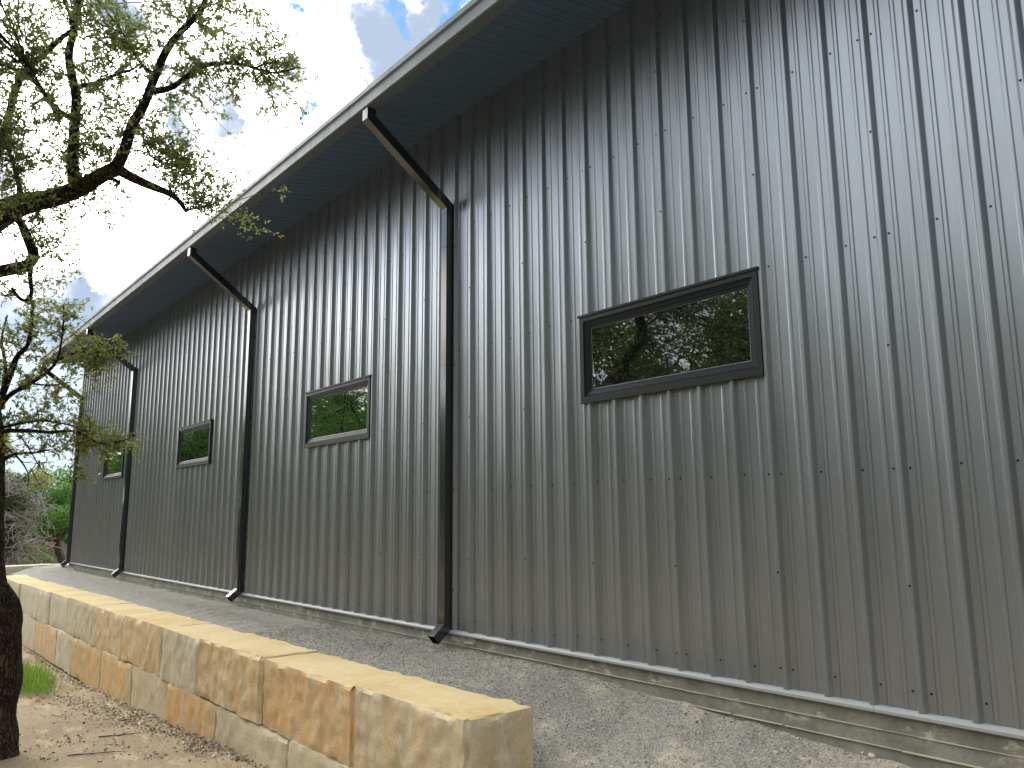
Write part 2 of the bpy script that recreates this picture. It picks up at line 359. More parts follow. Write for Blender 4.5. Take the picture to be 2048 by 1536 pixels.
# ------------------------------------------------------------------ building
X0, X1 = -26.30, 3.2; H = 5.92; S = .3048; RX = -5.35707
WIN = [(-5.1489, 'near'), (-10.9585, ''), (-16.902, ''), (-23.0026, '')]; WW = 1.909; WZ0, WZ1 = 2.234, 3.038
bld = empty('metal_building', (-11.5, 0, 0), 'long charcoal ribbed metal building with deep eave and small horizontal windows', 'building')
prof = [(-.038, 0), (-.034, -.003), (-.0165, -.0330), (-.012, -.0365), (-.009, -.037), (.009, -.037), (.012, -.0365), (.0165, -.0330), (.034, -.003), (.038, 0),
        (.080, 0), (.083, -.0008), (.090, -.0058), (.093, -.0065), (.109, -.0065), (.112, -.0058), (.117, -.0008), (.120, 0), (.185, 0), (.188, -.0008), (.195, -.0058), (.198, -.0065), (.213, -.0065), (.216, -.0058), (.221, -.0008), (.224, 0)]
pts = []
k0 = math.floor((X0 - RX) / S) - 1; k1 = math.ceil((X1 - RX) / S) + 1
for k in range(k0, k1):
    for dx, y in prof: pts.append((RX + k * S + dx, y))
def yat(x):
    for (a, ya), (c_, yc) in zip(pts, pts[1:]):
        if a <= x <= c_: return ya + (yc - ya) * (x - a) / (c_ - a + 1e-9)
    return 0
cuts = [X0, X1] + [x + d for x, _ in WIN for d in (.02, WW - .02)]
pts = sorted([(x, y) for x, y in pts if X0 < x < X1] + [(x, yat(x)) for x in cuts])
mb = MB(); zs = [0.0, WZ0 + .02, WZ1 - .02, H]
for (xa, ya), (xb, yb) in zip(pts, pts[1:]):
    if xb - xa < 1e-6: continue
    inw = any(x + .019 < (xa + xb) / 2 < x + WW - .019 for x, _ in WIN)
    for a, c_ in zip(zs, zs[1:]):
        if inw and a > .1 and c_ < H: continue
        mb.add([(xa, ya, a), (xb, yb, a), (xb, yb, c_), (xa, ya, c_)], [(0, 1, 2, 3)])
# hex screw heads with washers: four girt rows plus the lap stitching screws
def screw(x, y, z):
    r1, r2 = .0085, .0052
    c1 = [(x + r1 * math.cos(a), y - .0012, z + r1 * math.sin(a)) for a in [i * math.pi / 4 for i in range(8)]]
    c2 = [(x + r2 * math.cos(a), y - .0075, z + r2 * math.sin(a)) for a in [i * math.pi / 4 for i in range(8)]]
    mb.add([(p[0], y, p[2]) for p in c1] + c1 + [(p[0], y - .0012, p[2]) for p in c2] + c2,
           [(i, (i + 1) % 8, 8 + (i + 1) % 8, 8 + i) for i in range(8)] + [(8 + i, 8 + (i + 1) % 8, 16 + (i + 1) % 8, 16 + i) for i in range(8)] +
           [(16 + i, 16 + (i + 1) % 8, 24 + (i + 1) % 8, 24 + i) for i in range(8)] + [tuple(range(24, 32))], 1)
for k in range(k0, k1):
    xr = RX + k * S; lap = k % 3 == 1
    def free(x, z): return X0 + .06 < x < X1 and not any(a - .06 < x < a + WW + .06 and WZ0 - .08 < z < WZ1 + .08 for a, _ in WIN)
    for z in (.13, 1.50, 3.05, 4.50, 5.62):
        zz = z + random.uniform(-.012, .012)
        if free(xr + .05, z): screw(xr + .052 + random.uniform(-.006, .008), 0, zz)
        if lap and free(xr - .048, z): screw(xr - .050 + random.uniform(-.006, .006), 0, zz)
    if lap:
        for z in (.78, 2.28, 3.76, 5.1):
            if free(xr, z): screw(xr + random.uniform(-.005, .005), -.037, z + random.uniform(-.03, .03))
clad = mb.build('wall_cladding', [M_WALL, M_SCREW], bld)
# the other walls, the roof and a plain closed back so the building stands from every side
mb = MB(); W_ = 14.0
mb.box(X0 + .02, X0 + .06, .03, W_, -.9, H - .03); mb.box(X1 - .06, X1 - .02, .03, W_, -.9, H - .03); mb.box(X0 + .02, X1 - .02, W_ - .04, W_, -.9, H - .03)
mb.box(X0 + .1, X1 - .1, .20, .24, .0, H - .05)
mb.build('rear_walls', M_WALL, bld)
mb = MB(); sl_ = .175; yo = -1.075
def rz(y): return H + .075 + sl_ * y
ridge = W_ / 2
mb.prism([(yo - .02, rz(yo) + .012), (ridge, rz(ridge) + .012), (ridge, rz(ridge) + .03), (yo - .10, rz(yo) + .02)], X0 - .04, X1 + .3)
mb.prism([(ridge + .001, rz(ridge) + .012), (W_ + 1.1, rz(yo) + .012), (W_ + 1.1, rz(yo) + .03), (ridge + .001, rz(ridge) + .03)], X0 - .04, X1 + .3)
k = X0
while k < X1:
    mb.prism([(yo - .08, rz(yo) + .024), (ridge - .02, rz(ridge) + .033), (ridge - .02, rz(ridge) + .06), (yo - .08, rz(yo) + .052)], k, k + .035); k += S
mb.build('roof', M_GUT, bld)
# soffit: ribbed sheet whose ribs run out from the wall
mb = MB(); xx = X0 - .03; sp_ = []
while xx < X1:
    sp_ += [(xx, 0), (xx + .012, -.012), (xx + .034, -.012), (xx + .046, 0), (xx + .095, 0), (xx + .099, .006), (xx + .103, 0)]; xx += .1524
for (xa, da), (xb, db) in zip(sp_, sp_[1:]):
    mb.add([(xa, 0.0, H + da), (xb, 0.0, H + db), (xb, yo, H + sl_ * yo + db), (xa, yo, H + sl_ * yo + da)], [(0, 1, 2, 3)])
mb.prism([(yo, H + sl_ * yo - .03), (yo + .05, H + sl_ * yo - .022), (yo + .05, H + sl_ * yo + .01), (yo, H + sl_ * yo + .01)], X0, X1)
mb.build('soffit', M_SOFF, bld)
mb = MB(); mb.prism([(0.02, H + .01), (yo + .002, H + sl_ * yo + .014), (yo + .002, rz(yo)), (0.02, rz(.02))], X0 - .03, X0 - .005)
mb.prism([(-.001, H + .012), (-.001, rz(0)), (.02, rz(0)), (.02, H + .012)], X0, X1); mb.build('eave_end_cap', M_TRIM, bld)
gt = MB(); G0, G1, GY = 5.665, 5.870, -1.205
gprof = [(yo - .004, G0), (GY + .012, G0), (GY, G0 + .012), (GY, G0 + .125), (GY - .018, G0 + .150), (GY - .018, G1), (GY - .004, G1), (GY - .004, G1 - .006), (GY - .012, G1 - .010), (GY - .012, G0 + .156), (GY + .008, G0 + .132), (GY + .008, G0 + .02), (yo - .010, G0 + .02), (yo - .010, G1 - .02), (yo - .004, G1 - .02)]
xg = X0 - .05
for x_ in (-23.1, -20.0, -16.9, -13.8, -10.7, -7.6, -4.5, -1.4, X1):       # gutter lengths with lapped joints
    gt.prism(gprof, xg, x_ - .004); xg = x_
gt.add([(X0 - .051, y, z) for y, z in ((yo - .004, G0), (GY, G0), (GY - .018, G1), (yo - .004, G1))], [(0, 1, 2, 3)])
gt.build('gutter', M_GUT, bld)
# corner trim, base flashing, foundation
mb = MB(); mb.box(X0 - .03, X0 + .055, -.042, -.034, -.02, H - .05); mb.box(X0 - .03, X0 - .022, -.034, .12, -.02, H - .05); mb.build('corner_trim', M_TRIM, bld)
mb = MB(); xa = X0
for xb in (-23.3, -20.2, -17.2, -14.1, -11.1, -8.0, -5.0, -2.60, X1):
    mb.prism([(.02, .012), (-.042, .004), (-.052, -.012), (-.052, -.030), (-.048, -.030), (-.046, -.014), (.02, -.004)], xa + .003, xb); xa = xb
mb.build('base_flashing', M_FLASH, bld)
mb = MB(); xa = X0 + .01
for i, xb in enumerate((-22.4, -17.6, -11.9, -6.78, -3.22, X1 - .01)):
    mb.box(xa + .002, xb, -.022 - .003 * (i % 2), .03, -1.2, -.005); xa = xb
for z, y in ((-.135, .0), (-.235, .006), (-.345, .012)):           # fins left by the form boards
    xx = X0 + .1
    while xx < X1 - .3:
        L = random.uniform(.15, .5); h_ = random.uniform(.002, .005)
        mb.box(xx, xx + L, -.030 - y - random.uniform(0, .004), -.018, z - h_ / 2 + random.uniform(-.002, .002), z + h_ / 2 + .001, 1); xx += L * random.uniform(.9, 1.1)
mb.box(-6.98, -6.80, -.036, -.02, -.105, -.085)
mb.build('foundation', [M_CONC, M_LWALL], bld)
# windows
def frame_ring(mb, x0, x1, z0, z1, w0, ya, w1, yb):     # bevelled ring from inset w0 (depth ya) to inset w1 (depth yb)
    a = [(x0 + w0, ya, z0 + w0), (x1 - w0, ya, z0 + w0), (x1 - w0, ya, z1 - w0), (x0 + w0, ya, z1 - w0)]
    c_ = [(x0 + w1, yb, z0 + w1), (x1 - w1, yb, z0 + w1), (x1 - w1, yb, z1 - w1), (x0 + w1, yb, z1 - w1)]
    mb.add(a + c_, [(i, (i + 1) % 4, 4 + (i + 1) % 4, 4 + i) for i in range(4)])
for x, _ in WIN:
    a, c_ = x, x + WW
    wn = D.objects.new('window', None); COL.objects.link(wn); wn.parent = bld; wn.location = Vector((x + WW / 2, 0, WZ0)) - bld.location
    def child(mb, nm, m_):
        o = link(nm, [(p[0] - x - WW / 2, p[1], p[2] - WZ0) for p in mb.v], mb.f, m_, None, False); o.parent = wn; return o
    t = MB(); yf = -.046
    for r in (((0, -.001), (0, yf)), ((0, yf), (.048, yf)), ((.048, yf), (.048, -.030))):
        frame_ring(t, a, c_, WZ0, WZ1, r[0][0], r[0][1], r[1][0], r[1][1])
    t.box(a - .018, c_ + .012, yf - .010, -.002, WZ1 - .004, WZ1 + .016)          # head flashing
    t.box(a - .004, c_ + .004, yf - .005, -.002, WZ0 - .012, WZ0 - .001)
    child(t, 'trim', M_TRIM)
    t = MB()
    for r in ((.046, -.034, .060, -.034), (.060, -.034, .066, -.027), (.066, -.027, .088, -.024), (.088, -.024, .092, -.017), (.092, -.017, .112, -.015), (.112, -.015, .118, -.002)):
        frame_ring(t, a, c_, WZ0, WZ1, *r)
    child(t, 'frame', M_FRAME)
    t = MB(); frame_ring(t, a, c_, WZ0, WZ1, .117, -.006, .1215, -.0035); child(t, 'glazing_bead', M_BEAD)
    t = MB(); t.box(a + .115, c_ - .115, -.0025, .012, WZ0 + .115, WZ1 - .115); child(t, 'pane', M_GLASS)
# downspouts
for xr in (-7.215, -13.10, -20.42, -26.13):
    DW, DD = .104, .100; xc = xr - DW / 2; yc = -.07
    ds = D.objects.new('downspout', None); COL.objects.link(ds); ds.parent = bld; ds.location = Vector((xc, yc, 0)) - bld.location
    def child(mb, nm, m_):
        o = link(nm, [(p[0] - xc, p[1] - yc, p[2]) for p in mb.v], mb.f, m_, None, False); o.parent = ds; return o
    def sweep(path, wd=DW, dd=DD):                 # mitred rectangular duct in the y-z plane
        t = MB(); n = len(path); ring = []
        for i, (y, z) in enumerate(path):
            d0 = Vector((path[i][0] - path[i - 1][0], path[i][1] - path[i - 1][1])).normalized() if i else None
            d1 = Vector((path[i + 1][0] - path[i][0], path[i + 1][1] - path[i][1])).normalized() if i < n - 1 else None
            d = ((d0 or d1) + (d1 or d0)).normalized(); nn = Vector((-d.y, d.x)); cs = max(.3, nn.dot(Vector((-(d1 or d0).y, (d1 or d0).x))))
            ring.append([(xc + sx * wd / 2, y + nn.x * sy * dd / 2 / cs, z + nn.y * sy * dd / 2 / cs) for sx, sy in ((-1, -1), (1, -1), (1, 1), (-1, 1))])
        t.add([p for r in ring for p in r], [(i * 4 + j, i * 4 + (j + 1) % 4, i * 4 + 4 + (j + 1) % 4, i * 4 + 4 + j) for i in range(n - 1) for j in range(4)])
        return t
    child(sweep([(yc, 4.80), (yc, .03), (yc, .02)]), 'pipe', M_DOWN)
    child(sweep([(-1.135, G0 - .001), (-1.135, 5.56), (yc - .0, 4.79), (yc, 4.70)], DW + .006, DD + .006), 'offset_elbow', M_DOWN)
    child(sweep([(yc, .13), (yc, .045), (yc - .155, -.085)], DW + .007, DD + .007), 'shoe', M_DOWN)
    for z in (4.30, 2.9, 1.5, .42):
        t = MB(); t.box(xr - DW - .005, xr + .003, yc - DD / 2 - .004, -.012, z, z + .004)
        for yy in (): pass
        t.box(xr + .003, xr + .05, -.036, -.033, z - .012, z + .018); child(t, 'strap', M_DOWN)

# ------------------------------------------------------------------ limestone block wall
def block(name, x0, x1, y0, y1, z0, z1, rot=0.0, seed=0, parent=None, color=(0, 0, 0), res=.045, rough_f=.016, label=None, corner=0.0):
    """a split limestone block: subdivided box, chipped edges, rough faces, sawn top"""
    nx, ny, nz = max(2, round((x1 - x0) / res)), max(2, round((y1 - y0) / res)), max(2, round((z1 - z0) / res))
    idx = {}; vs_ = []; fs_ = []; mi = []
    cx, cy = (x0 + x1) / 2, (y0 + y1) / 2
    def vert(i, j, k):
        key = (i, j, k)
        if key in idx: return idx[key]
        p = Vector((x0 + (x1 - x0) * i / nx, y0 + (y1 - y0) * j / ny, z0 + (z1 - z0) * k / nz))
        ex = min(i, nx - i) * (x1 - x0) / nx; ey = min(j, ny - j) * (y1 - y0) / ny; ez = min(k, nz - k) * (z1 - z0) / nz
        q_ = p * 1.0 + Vector((seed * 7.3, seed * 3.1, seed * 1.7))
        d = Vector((0, 0, 0))
        big = noise.fractal(q_ * 2.2, 1.0, 2.0, 3); sm = noise.fractal(q_ * 9, .9, 2.1, 3)
        amp = rough_f * (.30 * big + .55 * sm)
        if j == 0: d.y += -amp * 1.1
        if j == ny: d.y += amp * 1.6
        if i == 0: d.x += -amp * .55
        if i == nx: d.x += amp * .55
        if k == nz: d.z += .006 * big + .003 * sm
        if k == 0: d.z -= abs(amp) * .3
        on_f = sum((i in (0, nx), j in (0, ny), k in (0, nz)))
        c_ = .004 + .042 * max(0, noise.noise(q_ * 4.1) + .05) + .016 * max(0, noise.noise(q_ * 13))
        if k != nz: c_ *= .45
        if on_f >= 2:                                                      # knock the arrises off
            s_ = c_ * (1.0 if on_f == 2 else 1.5)
            cor = (corner if (i in (0, nx) and j == 0) else 0) * (.6 + .8 * abs(noise.noise(q_ * 2.7)))
            if i in (0, nx): d.x += (s_ * (1.25 if j == 0 else .8) + cor) * (1 if i == 0 else -1)
            if j in (0, ny): d.y += (s_ + cor * .8) * (1 if j == 0 else -1)
            if k in (0, nz): d.z += s_ * .55 * (1 if k == 0 else -1)
        p = p + d
        if rot:
            c2, s2 = math.cos(rot), math.sin(rot); px, py = p.x - cx, p.y - cy; p = Vector((cx + c2 * px - s2 * py, cy + s2 * px + c2 * py, p.z))
        idx[key] = len(vs_); vs_.append(tuple(p)); return idx[key]
    def quad(a, b2, c2, d2, m_): fs_.append((vert(*a), vert(*b2), vert(*c2), vert(*d2))); mi.append(m_)
    for i in range(nx):
        for k in range(nz):
            quad((i, 0, k), (i + 1, 0, k), (i + 1, 0, k + 1), (i, 0, k + 1), 0); quad((i, ny, k), (i, ny, k + 1), (i + 1, ny, k + 1), (i + 1, ny, k), 0)
        for j in range(ny):
            quad((i, j, nz), (i + 1, j, nz), (i + 1, j + 1, nz), (i, j + 1, nz), 1); quad((i, j, 0), (i, j + 1, 0), (i + 1, j + 1, 0), (i + 1, j, 0), 0)
    for j in range(ny):
        for k in range(nz):
            quad((0, j, k), (0, j, k + 1), (0, j + 1, k + 1), (0, j + 1, k), 0); quad((nx, j, k), (nx, j + 1, k), (nx, j + 1, k + 1), (nx, j, k + 1), 0)
    o = link(name, vs_, fs_, [M_STONE, M_SAWN], parent, False, mi); o.color = (*color, 1)
    if label: o['label'] = label
    o.data.polygons.foreach_set('use_smooth', np.ones(len(o.data.polygons), dtype=bool)); o.data.set_sharp_from_angle(angle=math.radians(34))
    return o
rw = empty('retaining_wall', (-14, -1.9, -1.3), 'long low retaining wall of big tan limestone blocks with sawn yellow tops', 'wall')
YF, YB = -1.90, -1.33
def ztop(x): return -.115 - .006 * max(0, -x - 5)
C1 = [(-4.40, (.25, .30, .75), 'end block, greyish face with ochre and mossy streaks'), (-5.93, (.85, .05, .0), 'orange tan block next to the end block'), (-7.72, (.65, .1, .0), 'pinkish orange tan block with a chalky edge'),
      (-9.50, (.10, .65, .1), ''), (-10.91, (.60, .1, 0), ''), (-12.75, (.45, .15, 0), ''), (-14.62, (.25, .6, 0), ''), (-16.53, (.0, .85, 0), ''), (-18.15, (.0, .9, 0), ''), (-20.0, (.0, .9, 0), ''), (-21.6, (.05, .8, 0), ''), (-23.4, (.05, .7, 0), ''), (-24.9, None, '')]
for i in range(len(C1) - 1):
    x1 = C1[i][0]; x0 = C1[i + 1][0]; zt = ztop((x0 + x1) / 2) + random.uniform(-.013, .010); zt = ztop(-5) if i == 0 else ztop(-6) - .016 if i == 1 else zt
    yj = random.uniform(-.03, .022) if i > 1 else 0
    block('block', x0 + (.013 if i < 3 else .009), x1 - (.010 if i < 3 else .007), YF + yj, YB + .015 + yj * .5 + random.uniform(-.01, .035) * (i > 0), zt - .615, zt, random.uniform(-.006, .006) if i > 1 else 0, i + 1, rw, C1[i][1], .036 if i < 3 else (.05 if i < 7 else .08), .022, C1[i][2] or None, corner=(.035, .04, .022)[i] if i < 3 else .010)
C2 = [(-4.46, (.15, .2, .2)), (-5.70, (.1, .2, .1)), (-7.09, (.05, .25, .1)), (-8.87, (1.0, 0, 0)), (-10.55, (.15, .3, .1)), (-12.15, (.75, .0, .1)), (-13.87, (1.0, 0, 0)), (-15.80, (.1, .7, 0)), (-17.2, (.75, .2, 0)), (-19.27, (.05, .8, 0)), (-21.4, (0, .85, 0)), (-23.4, (0, .8, 0)), (-24.9, None)]
for i in range(len(C2) - 1):
    x1 = C2[i][0]; x0 = C2[i + 1][0]; zt = ztop((x0 + x1) / 2) - .625
    yj = random.uniform(-.012, .012)
    block('block', x0 + .006, x1 - .005, YF - .008 + yj, YB, zt - .62, zt + .004, 0, 31 + i, rw, C2[i][1], .045 if i < 4 else (.055 if i < 8 else .09), .016).data.materials[1] = M_STONE
lw = empty('low_stone_wall', (-27.6, -1, -.4), 'low pale limestone wall closing the gravel bed beyond the far corner', 'wall')
for i, (ya, yb) in enumerate(((-5.2, -1.9), (-1.88, -.13), (-.10, 1.9), (1.92, 4.2))):
    o = block('block', -28.2, -27.55, ya, yb, -1.5, -.10 - .012 * i, 0, 60 + i, lw, (0, .75, 0), .09, .008); o.data.materials[0] = M_LWALL; o.data.materials[1] = M_LWALL

# ------------------------------------------------------------------ leaves and twigs
def leaf_mesh(name, P, Dr, L, Wd, m, parent=None):
    """P centre of the leaf base, Dr unit direction, L length, Wd width: a folded pointed leaf of 4 points"""
    P = np.asarray(P); Dr = np.asarray(Dr); n = len(P)
    r = rng.normal(size=(n, 3)); s = np.cross(Dr, r); s /= np.linalg.norm(s, axis=1, keepdims=True) + 1e-9
    up = np.cross(s, Dr)
    L = L[:, None]; Wd = Wd[:, None]
    a = P; c_ = P + Dr * L + up * L * -.08; l = P + Dr * L * .55 + s * Wd * .5 + up * Wd * .18; r2 = P + Dr * L * .5 - s * Wd * .5 + up * Wd * .18
    V = np.stack([a, l, c_, r2], 1).reshape(-1, 3)
    me = D.meshes.new(name); me.vertices.add(4 * n); me.vertices.foreach_set('co', V.astype(np.float32).ravel())
    me.loops.add(4 * n); me.loops.foreach_set('vertex_index', np.arange(4 * n, dtype=np.int32))
    me.polygons.add(n); me.polygons.foreach_set('loop_start', np.arange(0, 4 * n, 4, dtype=np.int32)); me.polygons.foreach_set('loop_total', np.full(n, 4, dtype=np.int32))
    me.materials.append(m); me.update(calc_edges=True); me.validate()
    o = D.objects.new(name, me); COL.objects.link(o)
    if parent is not None: o.parent = parent; o.matrix_parent_inverse = Matrix.Translation(parent.location).inverted()
    return o
def unit(v): return v / (np.linalg.norm(v) + 1e-9)
class Crown:
    def __init__(s): s.P = []; s.D = []; s.L = []; s.W = []; s.tw = MB()
    def sprig(s, a, b_, nleaf, ll=.045, lw_=.017, sub=3, r0=.004, start=.25):
        """curved twig from a to b with side twigs, leaves clustered towards the tips"""
        a = np.array(a); b_ = np.array(b_); d = b_ - a; Ln = np.linalg.norm(d)
        bend = rng.normal(size=3) * Ln * .10
        pts_ = [a + d * t + bend * math.sin(math.pi * t) + rng.normal(size=3) * Ln * .012 for t in (0, .25, .5, .75, 1)]
        s.tw.tube(pts_, [r0, r0 * .8, r0 * .6, r0 * .42, r0 * .25], 3)
        segs = [(np.array(pts_), nleaf // 2, start)]
        for _ in range(sub):
            t = rng.uniform(.2, .9); i = min(3, int(t * 4)); base = pts_[i] + (pts_[i + 1] - pts_[i]) * (t * 4 - i)
            dr = unit(unit(d) * .7 + rng.normal(size=3) * .65); l2 = Ln * rng.uniform(.22, .45)
            p2 = [base, base + dr * l2 * .5 + rng.normal(size=3) * l2 * .06, base + dr * l2]
            s.tw.tube(p2, [r0 * .5, r0 * .35, r0 * .2], 3); segs.append((np.array(p2), nleaf // (2 * sub), .15))
        for pp, n, st in segs:
            m_ = len(pp) - 1
            for _ in range(n):
                t = st + (1 - st) * rng.random() ** .7; i = min(m_ - 1, int(t * m_)); q_ = pp[i] + (pp[i + 1] - pp[i]) * (t * m_ - i)
                ax = unit(pp[i + 1] - pp[i]); dr = unit(ax * .8 + rng.normal(size=3) * .7)
                s.P.append(q_); s.D.append(dr); k = rng.uniform(.65, 1.15); s.L.append(ll * k); s.W.append(lw_ * k * rng.uniform(.8, 1.2))
    def build(s, m, parent, name='crown'):
        return leaf_mesh(name, s.P, s.D, np.array(s.L), np.array(s.W), m, parent)

# the live oak at the left: trunk, limbs and foliage over the yard
ox, oy = -10.06, -4.05
oak = empty('live_oak', (ox, oy, yard(ox, oy)), 'dark barked live oak at the left edge, limbs reaching over the yard toward the eave', 'tree')
lim = MB(); NODES = []
def limb(pp, r0, r1, seg=8, wob=.12, keep=True, sub=4):
    P = [Vector(spot(*p)) if len(p) == 3 and isinstance(p, tuple) else Vector(p) for p in pp]
    out = []; n = len(P)
    for i in range(n - 1):                                          # Catmull-Rom through the given points
        p0, p1, p2, p3 = P[max(0, i - 1)], P[i], P[i + 1], P[min(n - 1, i + 2)]
        for s_ in range(sub):
            t = s_ / sub; out.append(.5 * ((2 * p1) + (p2 - p0) * t + (2 * p0 - 5 * p1 + 4 * p2 - p3) * t * t + (3 * p1 - p0 - 3 * p2 + p3) * t ** 3))
    out.append(P[-1]); m_ = len(out)
    rad = [r0 + (r1 - r0) * (i / (m_ - 1)) ** .8 for i in range(m_)]
    out = [p + Vector((noise.noise(p * 2.3), noise.noise(p * 2.3 + Vector((9, 0, 0))), noise.noise(p * 2.3 + Vector((0, 9, 0))))) * min(.05, r0 * .5) for p in out]
    lim.tube(out, rad, seg, 0, wob)
    if keep: NODES.extend((np.array(p), r) for p, r in zip(out, rad))
    return out
DT = 10.05
tr = [(-24, 1540, 10.5), (-24, 1500, 10.5), (-22, 1440, 10.5), (-17, 1330, 10.4), (-17, 1250, 10.3), (-22, 1215, 10.2), (-32, 1180, 10.1), (-36, 1120, 10.1), (-38, 980, 10.1), (-34, 860, 10.0), (-60, 700, 9.7), (-90, 600, 9.4)]
P = [spot(*p) for p in tr]
rr = [.30, .275, .262, .268, .282, .262, .225, .205, .205, .20, .19, .17]
pp, rr2 = [], []
for i in range(len(P) - 1):
    for s_ in range(5):
        t = s_ / 5; pp.append(P[i].lerp(P[i + 1], t)); rr2.append(rr[i] + (rr[i + 1] - rr[i]) * t)
pp.append(P[-1]); rr2.append(rr[-1])
lim.tube(pp, rr2, 22, 0, .16)
A = limb([(-90, 605, 9.4), (-60, 500, 9.1), (0, 432, 8.7), (60, 403, 8.55), (120, 385, 8.45), (180, 366, 8.4), (232, 336, 8.35)], .14, .06, 12)
limb([(232, 336, 8.35), (246, 300, 8.35), (262, 255, 8.3), (290, 212, 8.3), (314, 150, 8.25), (332, 100, 8.2), (375, 48, 8.1), (400, 18, 8.05), (418, -30, 8.0), (430, -110, 7.9)], .054, .02, 8)
limb([(232, 336, 8.35), (262, 352, 8.3), (300, 368, 8.2), (338, 384, 8.1), (358, 400, 8.05), (372, 420, 8.0)], .055, .016, 8)
limb([(310, 182, 8.3), (340, 176, 8.2), (372, 155, 8.1), (400, 133, 8.05), (450, 127, 7.95), (500, 135, 7.9), (545, 146, 7.8), (590, 140, 7.7)], .033, .006, 6)
limb([(375, 50, 8.1), (380, 20, 8.2), (386, -20, 8.3)], .024, .012, 6)
limb([(156, 374, 8.5), (146, 330, 8.6), (147, 270, 8.7), (150, 200, 8.8), (143, 120, 8.9), (150, 60, 9.0), (162, -30, 9.1)], .062, .026, 8)
limb([(122, 240, 8.8), (100, 205, 8.8), (70, 165, 8.9), (30, 140, 9.0), (-20, 110, 9.1)], .03, .012, 6)
limb([(150, 175, 8.8), (190, 165, 8.6), (235, 148, 8.5), (270, 136, 8.4), (300, 110, 8.4)], .022, .006, 5)
limb([(147, 240, 8.7), (110, 215, 8.6), (75, 165, 8.5), (50, 120, 8.4)], .028, .008, 5)
limb([(40, 395, 8.6), (35, 360, 8.5), (20, 310, 8.4), (5, 260, 8.4)], .03, .01, 5)
limb([(-60, 380, 9.0), (0, 300, 8.9), (40, 160, 8.9), (100, 100, 8.9), (150, 60, 8.9)], .05, .02, 6)
limb([(272, 250, 8.3), (285, 262, 8.2), (288, 285, 8.1), (310, 320, 8.0), (360, 330, 7.9)], .018, .005, 5)
limb([(315, 150, 8.2), (285, 130, 8.2), (262, 100, 8.2), (240, 60, 8.3)], .018, .005, 5)
limb([(-90, 600, 9.4), (-40, 560, 9.0), (0, 546, 8.8), (35, 537, 8.75), (58, 527, 8.7), (66, 508, 8.7), (52, 470, 8.7), (40, 446, 8.7), (22, 432, 8.7)], .075, .03, 8)
limb([(62, 520, 8.7), (60, 555, 8.65), (62, 585, 8.6), (52, 600, 8.6), (38, 596, 8.6), (22, 575, 8.6)], .024, .014, 6)
limb([(200, 352, 8.4), (230, 360, 8.35), (240, 366, 8.3)], .02, .014, 5)
# lower branches from the trunk
limb([(-32, 860, 10.0), (0, 802, 9.9), (30, 720, 9.85), (55, 690, 9.8), (64, 640, 9.8), (66, 600, 9.8)], .045, .012, 6)
limb([(-20, 840, 10.0), (15, 795, 9.9), (60, 766, 9.8), (96, 742, 9.7), (116, 715, 9.6), (125, 660, 9.5), (127, 610, 9.5)], .032, .006, 6)
limb([(60, 766, 9.8), (100, 770, 9.7), (140, 764, 9.6)], .014, .005, 5)
limb([(0, 800, 9.9), (10, 740, 9.9), (4, 680, 9.9), (14, 630, 9.9)], .025, .008, 5)
limb([(110, 722, 9.6), (150, 706, 9.3), (185, 705, 9.2), (215, 704, 9.1), (240, 708, 9.0)], .014, .004, 5)
limb([(-30, 900, 10.0), (0, 864, 9.8), (45, 862, 9.6), (100, 864, 9.4), (150, 862, 9.2), (200, 885, 9.0), (238, 884, 8.9), (270, 872, 8.8)], .032, .005, 6)
limb([(0, 855, 9.8), (50, 846, 9.6), (90, 842, 9.5), (140, 850, 9.3), (180, 866, 9.2)], .018, .005, 5)
limb([(-30, 940, 10.0), (0, 924, 9.8), (30, 908, 9.7), (70, 905, 9.6), (93, 900, 9.5)], .03, .007, 6)
limb([(30, 908, 9.7), (48, 930, 9.6), (57, 950, 9.6), (56, 975, 9.6)], .011, .004, 5)
limb([(40, 870, 9.6), (60, 900, 9.5), (85, 940, 9.5), (110, 955, 9.4), (140, 965, 9.3)], .008, .003, 4)
limb([(0, 880, 9.8), (40, 920, 9.7), (60, 925, 9.6)], .01, .004, 4)
trunk = lim.build('trunk', M_BARK, oak, True)
NP = np.array([p for p, r in NODES]); NR = np.array([r for p, r in NODES])
def clump(cr, u, v, rp, dist, n, leaves=22, ll=.045, squash=1.0, depth=.45, reach=1.5):
    c_ = np.array(spot(u, v, dist)); R_ = rp / F * dist
    dd = np.linalg.norm(NP - c_, axis=1)
    for _ in range(n):
        ang = rng.uniform(0, 2 * math.pi); q_ = math.sqrt(rng.random())
        e = c_ + np.array(RT) * R_ * q_ * math.cos(ang) + np.array(UP) * R_ * q_ * math.sin(ang) * squash + np.array(FW) * rng.normal() * depth
        d2 = np.linalg.norm(NP - e, axis=1); cand = np.argsort(d2)[:6]; i = rng.choice(cand)
        a = NP[i]; L_ = np.linalg.norm(e - a)
        if L_ > .62: a = e + (a - e) / L_ * rng.uniform(.3, .62)
        if L_ > 1.1 and rng.random() < .30:                       # carry a long twig back to the limb
            mid = (NP[i] + a) / 2 + rng.normal(size=3) * .06; cr.tw.tube([NP[i], mid, a], [.007, .005, .004], 3)
        cr.sprig(a, e, leaves, ll, ll * .36, 3, .0035)
cr1 = Crown()
